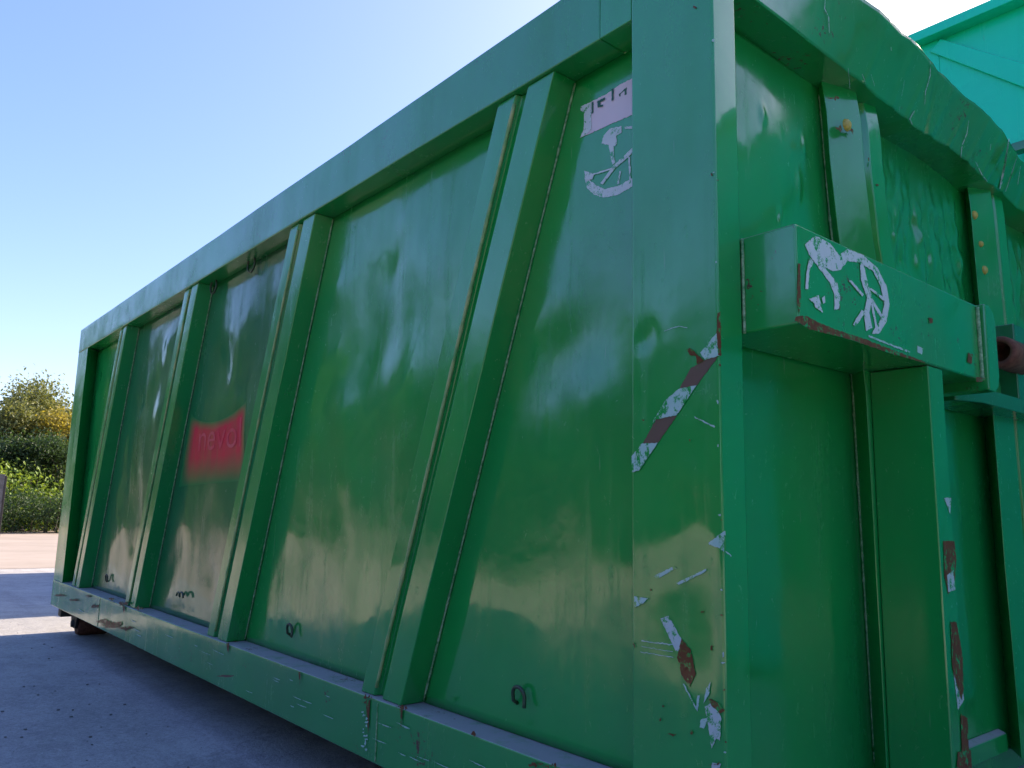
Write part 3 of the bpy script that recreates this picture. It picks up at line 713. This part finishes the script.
# second beam with pipe stub, seen past the first
b2 = obj('cross_beam', newbox((-.09, 1.72, 1.20), (.03, WID - .1, 1.53)), M_dusty, con, bevel=.006)
obj('latch_plate', prism([(-.09, 1.19, 1.194), (.02, 1.19, 1.194), (.06, 1.30, 1.194), (.06, 2.3, 1.194), (-.09, 2.3, 1.194)], (0, 0, .05)), M_dusty, con, bevel=.004)
pc = on(1000, 352, 0, .03)
ring = []
bm = bmesh.new()
rows = []
for (dy, r) in ((.20, .055), (-.0, .055), (-.012, .050), (-.012, .036), (.0, .033), (.10, .033)):
    rows.append([(pc.x + r*math.cos(2*math.pi*k/24), pc.y + dy, pc.z + r*math.sin(2*math.pi*k/24)) for k in range(24)])
loft_in(bm, rows, True, True)
obj('pipe_stub', bm, M_rust, con, smooth=True)

# ------------------------------------------------------------------ teal container behind
TY = 2.95
tz = on(909, 38, 1, TY).z; tx = on(936, 33, 1, TY).x
tl = thing('open_container', (tx, TY, G), 'bright teal open-top container towering behind the green one at upper right', 'container')
zr = on(936, 33, 1, TY).z
obj('top_rail', newbox((-3.2, TY, zr), (3.4, TY + .12, tz + .02)), M_teal, tl, bevel=.006)
obj('side_panel', newbox((-3.2, TY + .085, G + .18), (3.4, TY + .11, zr - .001)), M_teal, tl)
# corner infill left of the recess and the slanted band
obj('corner_post', newbox((-3.2, TY + .068, G + .18), (tx - .02, TY + .084, zr - .001)), M_teal, tl, bevel=.003)
A = on(925, 48, 1, TY); B = on(1023, 85, 1, TY); A2 = on(936, 34, 1, TY); B2 = on(987, 49, 1, TY)
dA = (B - A).normalized(); dB = (B2 - A2).normalized()
sh = Vector((0, .054, 0))
obj('slanted_brace', prism([A + sh, A + dA*2.6 + sh, A2 + dB*2.6 + sh, A2 + Vector((.0, .054, -.004))], (0, .03, 0)), M_teal, tl, bevel=.006)
dl = (A + dA*2.6)
obj('lower_panel', prism([Vector((tx - .019, TY + .072, A.z)), Vector((tx, TY + .072, A.z - .03)), dl + Vector((0, .072, -.01)), Vector((dl.x, TY + .072, 1.0)), Vector((tx - .019, TY + .072, 1.0))], (0, .011, 0)), M_teal, tl)
p1 = on(1013, 149, 1, TY); p2 = on(1024, 144, 1, TY)
obj('tie_bar', newbox((p1.x, TY - .03, p1.z - .03), (3.3, TY + .029, p1.z + .02)), M_dusty, tl, bevel=.005)
obj('rear_wall', newbox((-3.2, TY + 2.3, G + .18), (3.4, TY + 2.4, tz)), M_teal, tl)
obj('end_wall', newbox((-3.3, TY, G + .18), (-3.201, TY + 2.4, tz)), M_teal, tl)
obj('end_wall', newbox((3.401, TY, G + .18), (3.5, TY + 2.4, tz)), M_teal, tl)
obj('skid_beam', newbox((-3.0, TY + .5, G), (3.2, TY + .7, G + .179)), M_dark, tl)
obj('skid_beam', newbox((-3.0, TY + 1.7, G), (3.2, TY + 1.9, G + .179)), M_dark, tl)

# unseen walled box, added to cast the shadow band across the yard at left
sk = thing('shadow_caster', (-10.7, 4.2, G), 'unseen dark walled box added beyond the far end to cast a shadow band', 'container')
for a, b in (((-13.0, 3.4, G + .1), (-7.7, 3.5, 3.0)), ((-13.0, 5.6, G + .1), (-7.7, 5.7, 3.0)), ((-13.1, 3.4, G + .1), (-13.001, 5.7, 3.0)), ((-7.699, 3.4, G + .1), (-7.6, 5.7, 1.9))):
    obj('wall', newbox(a, b), M_dusty, sk)
obj('floor_plate', newbox((-13.0, 3.501, G), (-7.7, 5.599, G + .15)), M_dark, sk)

# ------------------------------------------------------------------ trees
def leafcloud(centres, per, size, rad, rng, squash=.8):
    vs, fs = [], []
    for c, cr in centres:
        for _ in range(per):
            d = Vector((rng.gauss(0, 1), rng.gauss(0, 1), rng.gauss(0, 1)))
            p = c + Vector((d.x, d.y, d.z*squash)) * cr * rad * .5
            nrm = Vector((rng.gauss(0, 1), rng.gauss(0, 1), rng.gauss(.4, 1))).normalized()
            a = nrm.orthogonal().normalized(); b = nrm.cross(a); t = rng.uniform(0, 6.28)
            a, b = a*math.cos(t) + b*math.sin(t), b*math.cos(t) - a*math.sin(t)
            s = size * rng.uniform(.6, 1.3)
            i = len(vs)
            vs += [p - a*s, p + b*s*.45 + nrm*s*.12, p + a*s, p - b*s*.45 + nrm*s*.12]
            fs.append((i, i+1, i+2, i+3))
    return vs, fs
def tree_mesh(seed, h, spread, per=70, size=.12, base=.25, nb=14):
    rng = random.Random(seed)
    bm = bmesh.new()
    pts = [Vector((0, 0, 0))]
    for i in range(1, 7): pts.append(Vector((rng.uniform(-.08, .08)*i*.3, rng.uniform(-.08, .08)*i*.3, h*.75*i/6)))
    tube_in(bm, pts, .1, 8, lambda i: h*.028*(1 - i/8))
    cs = []
    for k in range(nb):
        t = base + (0.98 - base)*(k + rng.random())/nb
        a = rng.uniform(0, 6.28); o = pts[min(6, int(t*6))].copy(); o.z = min(o.z, h*t)
        rr = spread * (math.sin(math.pi*min(1, (t - base*.4)/(1.08 - base*.4)))**.7) * rng.uniform(.55, 1.0)
        e = Vector((rr*math.cos(a), rr*math.sin(a), h*t + rng.uniform(-.05, .1)*h))
        mid = o.lerp(e, .5) + Vector((0, 0, .05*h))
        tube_in(bm, [o, mid, e], .05, 5, lambda i: h*.011*(1 - i*.38))
        for q_ in (mid, e):
            for _ in range(3):
                cs.append((q_ + Vector((rng.uniform(-.5, .5), rng.uniform(-.5, .5), rng.uniform(-.35, .45)))*spread*.5, spread*rng.uniform(.22, .42)))
    for _ in range(int(nb*.8)):
        cs.append((Vector((rng.gauss(0, .3)*spread, rng.gauss(0, .3)*spread, h*rng.uniform(base + .15, .95))), spread*rng.uniform(.25, .4)))
    mt = bpy.data.meshes.new('trunk'); bmesh.ops.recalc_face_normals(bm, faces=bm.faces); bm.to_mesh(mt); bm.free()
    vs, fs = leafcloud(cs, per, size, 1.0, rng)
    mc = bpy.data.meshes.new('crown'); mc.from_pydata(vs, [], fs)
    return mt, mc
def place_tree(name, me2, leaf, x, y, rz, s, label, cat='tree', group=None):
    t = thing(name, (x, y, G), label, cat, group); t.rotation_euler.z = rz; t.scale = (s, s, s)
    for nm, me, mtl in (('trunk', me2[0], M_bark), ('crown', me2[1], leaf)):
        if not me.materials: me.materials.append(mtl)
        o = bpy.data.objects.new(nm, me); C.objects.link(o); o.parent = t
        if me.materials[0] is not mtl:
            o.material_slots[0].link = 'OBJECT'; o.material_slots[0].material = mtl
    return t
T1 = tree_mesh(11, 5.6, 2.2, 190, .08, .16, 19)
T2 = tree_mesh(23, 5.0, 2.0, 180, .08, .13, 17)
T3 = tree_mesh(35, 4.6, 1.9, 180, .08, .10, 17)
def away(u, dist):
    d = ray(u, 520); d.z = 0; d.normalize(); return CAM + d*dist
p = away(36, 41); place_tree('leafy_tree', T1, M_leaf, p.x, p.y, .4, 1.06, 'tall olive-green tree with see-through crown at the back left')
p = away(-4, 40); place_tree('leafy_tree', T2, M_leaf, p.x, p.y, 2.1, 1.05, 'grey-green tree cut by the left picture edge')
p = away(72, 39); place_tree('leafy_tree', T3, M_leaf_y, p.x, p.y, 1.2, 1.08, 'yellowing sunlit tree right beside the far end of the green container')
p = away(18, 44); place_tree('leafy_tree', T3, M_leaf_y, p.x, p.y, 4.0, 1.1, 'yellow-tinged tree between and behind the two olive ones')
p = away(52, 36.5); place_tree('leafy_tree', T2, M_leaf_d, p.x, p.y, 5.2, .72, 'low dark tree under the tall olive one')
p = away(8, 36.5); place_tree('leafy_tree', T3, M_leaf_d, p.x, p.y, 3.0, .78, 'low dark tree behind the lime-topped shrub')
def shrub_mesh(seed, wx, wy, h, n, per, size):
    rng = random.Random(seed); cs = []
    for _ in range(n):
        cs.append((Vector((rng.uniform(-wx, wx), rng.uniform(-wy, wy), rng.uniform(.1, .85)*h)), h*.32))
    bm = bmesh.new()
    for _ in range(10):
        b = Vector((rng.uniform(-wx, wx)*.7, rng.uniform(-wy, wy)*.6, 0)); tube_in(bm, [b, b + Vector((rng.uniform(-.2, .2), rng.uniform(-.2, .2), h*.75))], .02, 5)
    mt = bpy.data.meshes.new('stem'); bm.to_mesh(mt); bm.free()
    vs, fs = leafcloud(cs, per, size, 1, rng); mc = bpy.data.meshes.new('foliage'); mc.from_pydata(vs, [], fs)
    return mt, mc
def place_shrub(me2, leaf, x, y, rz, label, sc=1):
    t = thing('shrub', (x, y, G), label, 'shrub'); t.rotation_euler.z = rz; t.scale = (sc, sc, sc)
    for nm, me, mtl in (('stem', me2[0], M_bark), ('foliage', me2[1], leaf)):
        if not me.materials: me.materials.append(mtl)
        o = bpy.data.objects.new(nm, me); C.objects.link(o); o.parent = t
    return t
p = away(40, 33.6); place_shrub(shrub_mesh(5, .8, 2.6, 1.55, 75, 190, .055), M_leaf_d, p.x, p.y, .15, 'dark green dense shrub at the far edge of the yard')
p = away(14, 35.2); place_shrub(shrub_mesh(6, .8, 1.0, 2.55, 34, 70, .085), M_leaf_l, p.x, p.y, .15, 'lime-yellow sunlit shrub rising behind the dark one near the picture edge')
p = away(50, 35.8); place_shrub(shrub_mesh(8, .6, .8, 2.1, 20, 60, .08), M_leaf_l, p.x, p.y, .15, 'lime-yellow shrub top beside the far corner of the container')

# post at the left edge
p = away(0.5, 30)
gp = thing('gate_post', (p.x, p.y, G), 'weathered grey post standing at the left picture edge', 'post')
obj('post_plate', newbox((p.x - .05, p.y - .30, G), (p.x + .05, p.y - .02, 1.70)), M_post, gp, bevel=.008)
obj('post_flange', newbox((p.x - .07, p.y - .019, G), (p.x + .07, p.y + .03, 1.66)), M_dark, gp, bevel=.005)

# trees across the yard, opposite the container (they show in its paint)
rng = random.Random(99)
HD = shrub_mesh(15, 1.3, .7, 1.9, 40, 90, .09)
for k in range(17):
    x = -23 + k*1.9 + rng.uniform(-.5, .5); y = -12.2 + rng.uniform(-.8, .8) + (1.5 if k < 5 else 0)
    place_tree('leafy_tree', (T1, T2, T3)[k % 3], (M_leaf_d, M_leaf_f, M_leaf_d, M_leaf_d, M_leaf_f)[k % 5], x, y, rng.uniform(0, 6), rng.uniform(.85, 1.1), 'tree across the yard opposite the container', group='trees opposite the container')
for k in range(15):
    x = -23 + k*2.2 + rng.uniform(-.3, .3)
    o = place_shrub(HD, M_leaf_d, x, -10.4 + rng.uniform(-.3, .3) + (1.5 if k < 4 else 0), rng.uniform(-.2, .2), 'shrub of the hedge across the yard opposite the container', rng.uniform(.9, 1.15))
    o['group'] = 'hedge shrubs opposite the container'
for k in range(9):
    x = -25 - k*2.2 + rng.uniform(-.5, .5); y = -11.5 + k*.55 + rng.uniform(-.6, .6)
    place_tree('leafy_tree', (T1, T2, T3)[k % 3], (M_leaf_d, M_leaf_d, M_leaf_f)[k % 3], x, y, rng.uniform(0, 6), rng.uniform(1.2, 1.6), 'tree across the yard opposite the container', group='trees opposite the container')
for k in range(10):
    x = -90 + k*7 + rng.uniform(-2, 2); y = -38 + rng.uniform(-4, 4)
    place_tree('leafy_tree', (T1, T2, T3)[k % 3], M_leaf_d, x, y, rng.uniform(0, 6), rng.uniform(1.2, 1.7), 'tree across the yard opposite the container', group='trees opposite the container')
for k in range(9):
    x = 24 + rng.uniform(-3, 3); y = -16 + k*5.5
    place_tree('leafy_tree', (T2, T3, T1)[k % 3], M_leaf_d, x, y, rng.uniform(0, 6), rng.uniform(1.3, 1.9), 'tree beyond the near end of the container', group='trees beyond the near end')

# loose stones on the asphalt
bm = bmesh.new(); rng = random.Random(4)
for _ in range(220):
    x = rng.uniform(-8, -1.2); y = -.1 - 2.4*rng.random()**1.4; s = rng.uniform(.002, .008)
    vs = [Vector((x + s*math.cos(a)*rng.uniform(.7, 1.3), y + s*math.sin(a)*rng.uniform(.7, 1.3), G + .001)) for a in (0, 1.25, 2.5, 3.8, 5)]
    prism_in(bm, vs, (0, 0, s*.7))
tag(obj('gravel', bm, simple('stone_grit', (0.22, 0.21, 0.20), (0.12, 0.115, 0.11), 5)), kind='stuff')
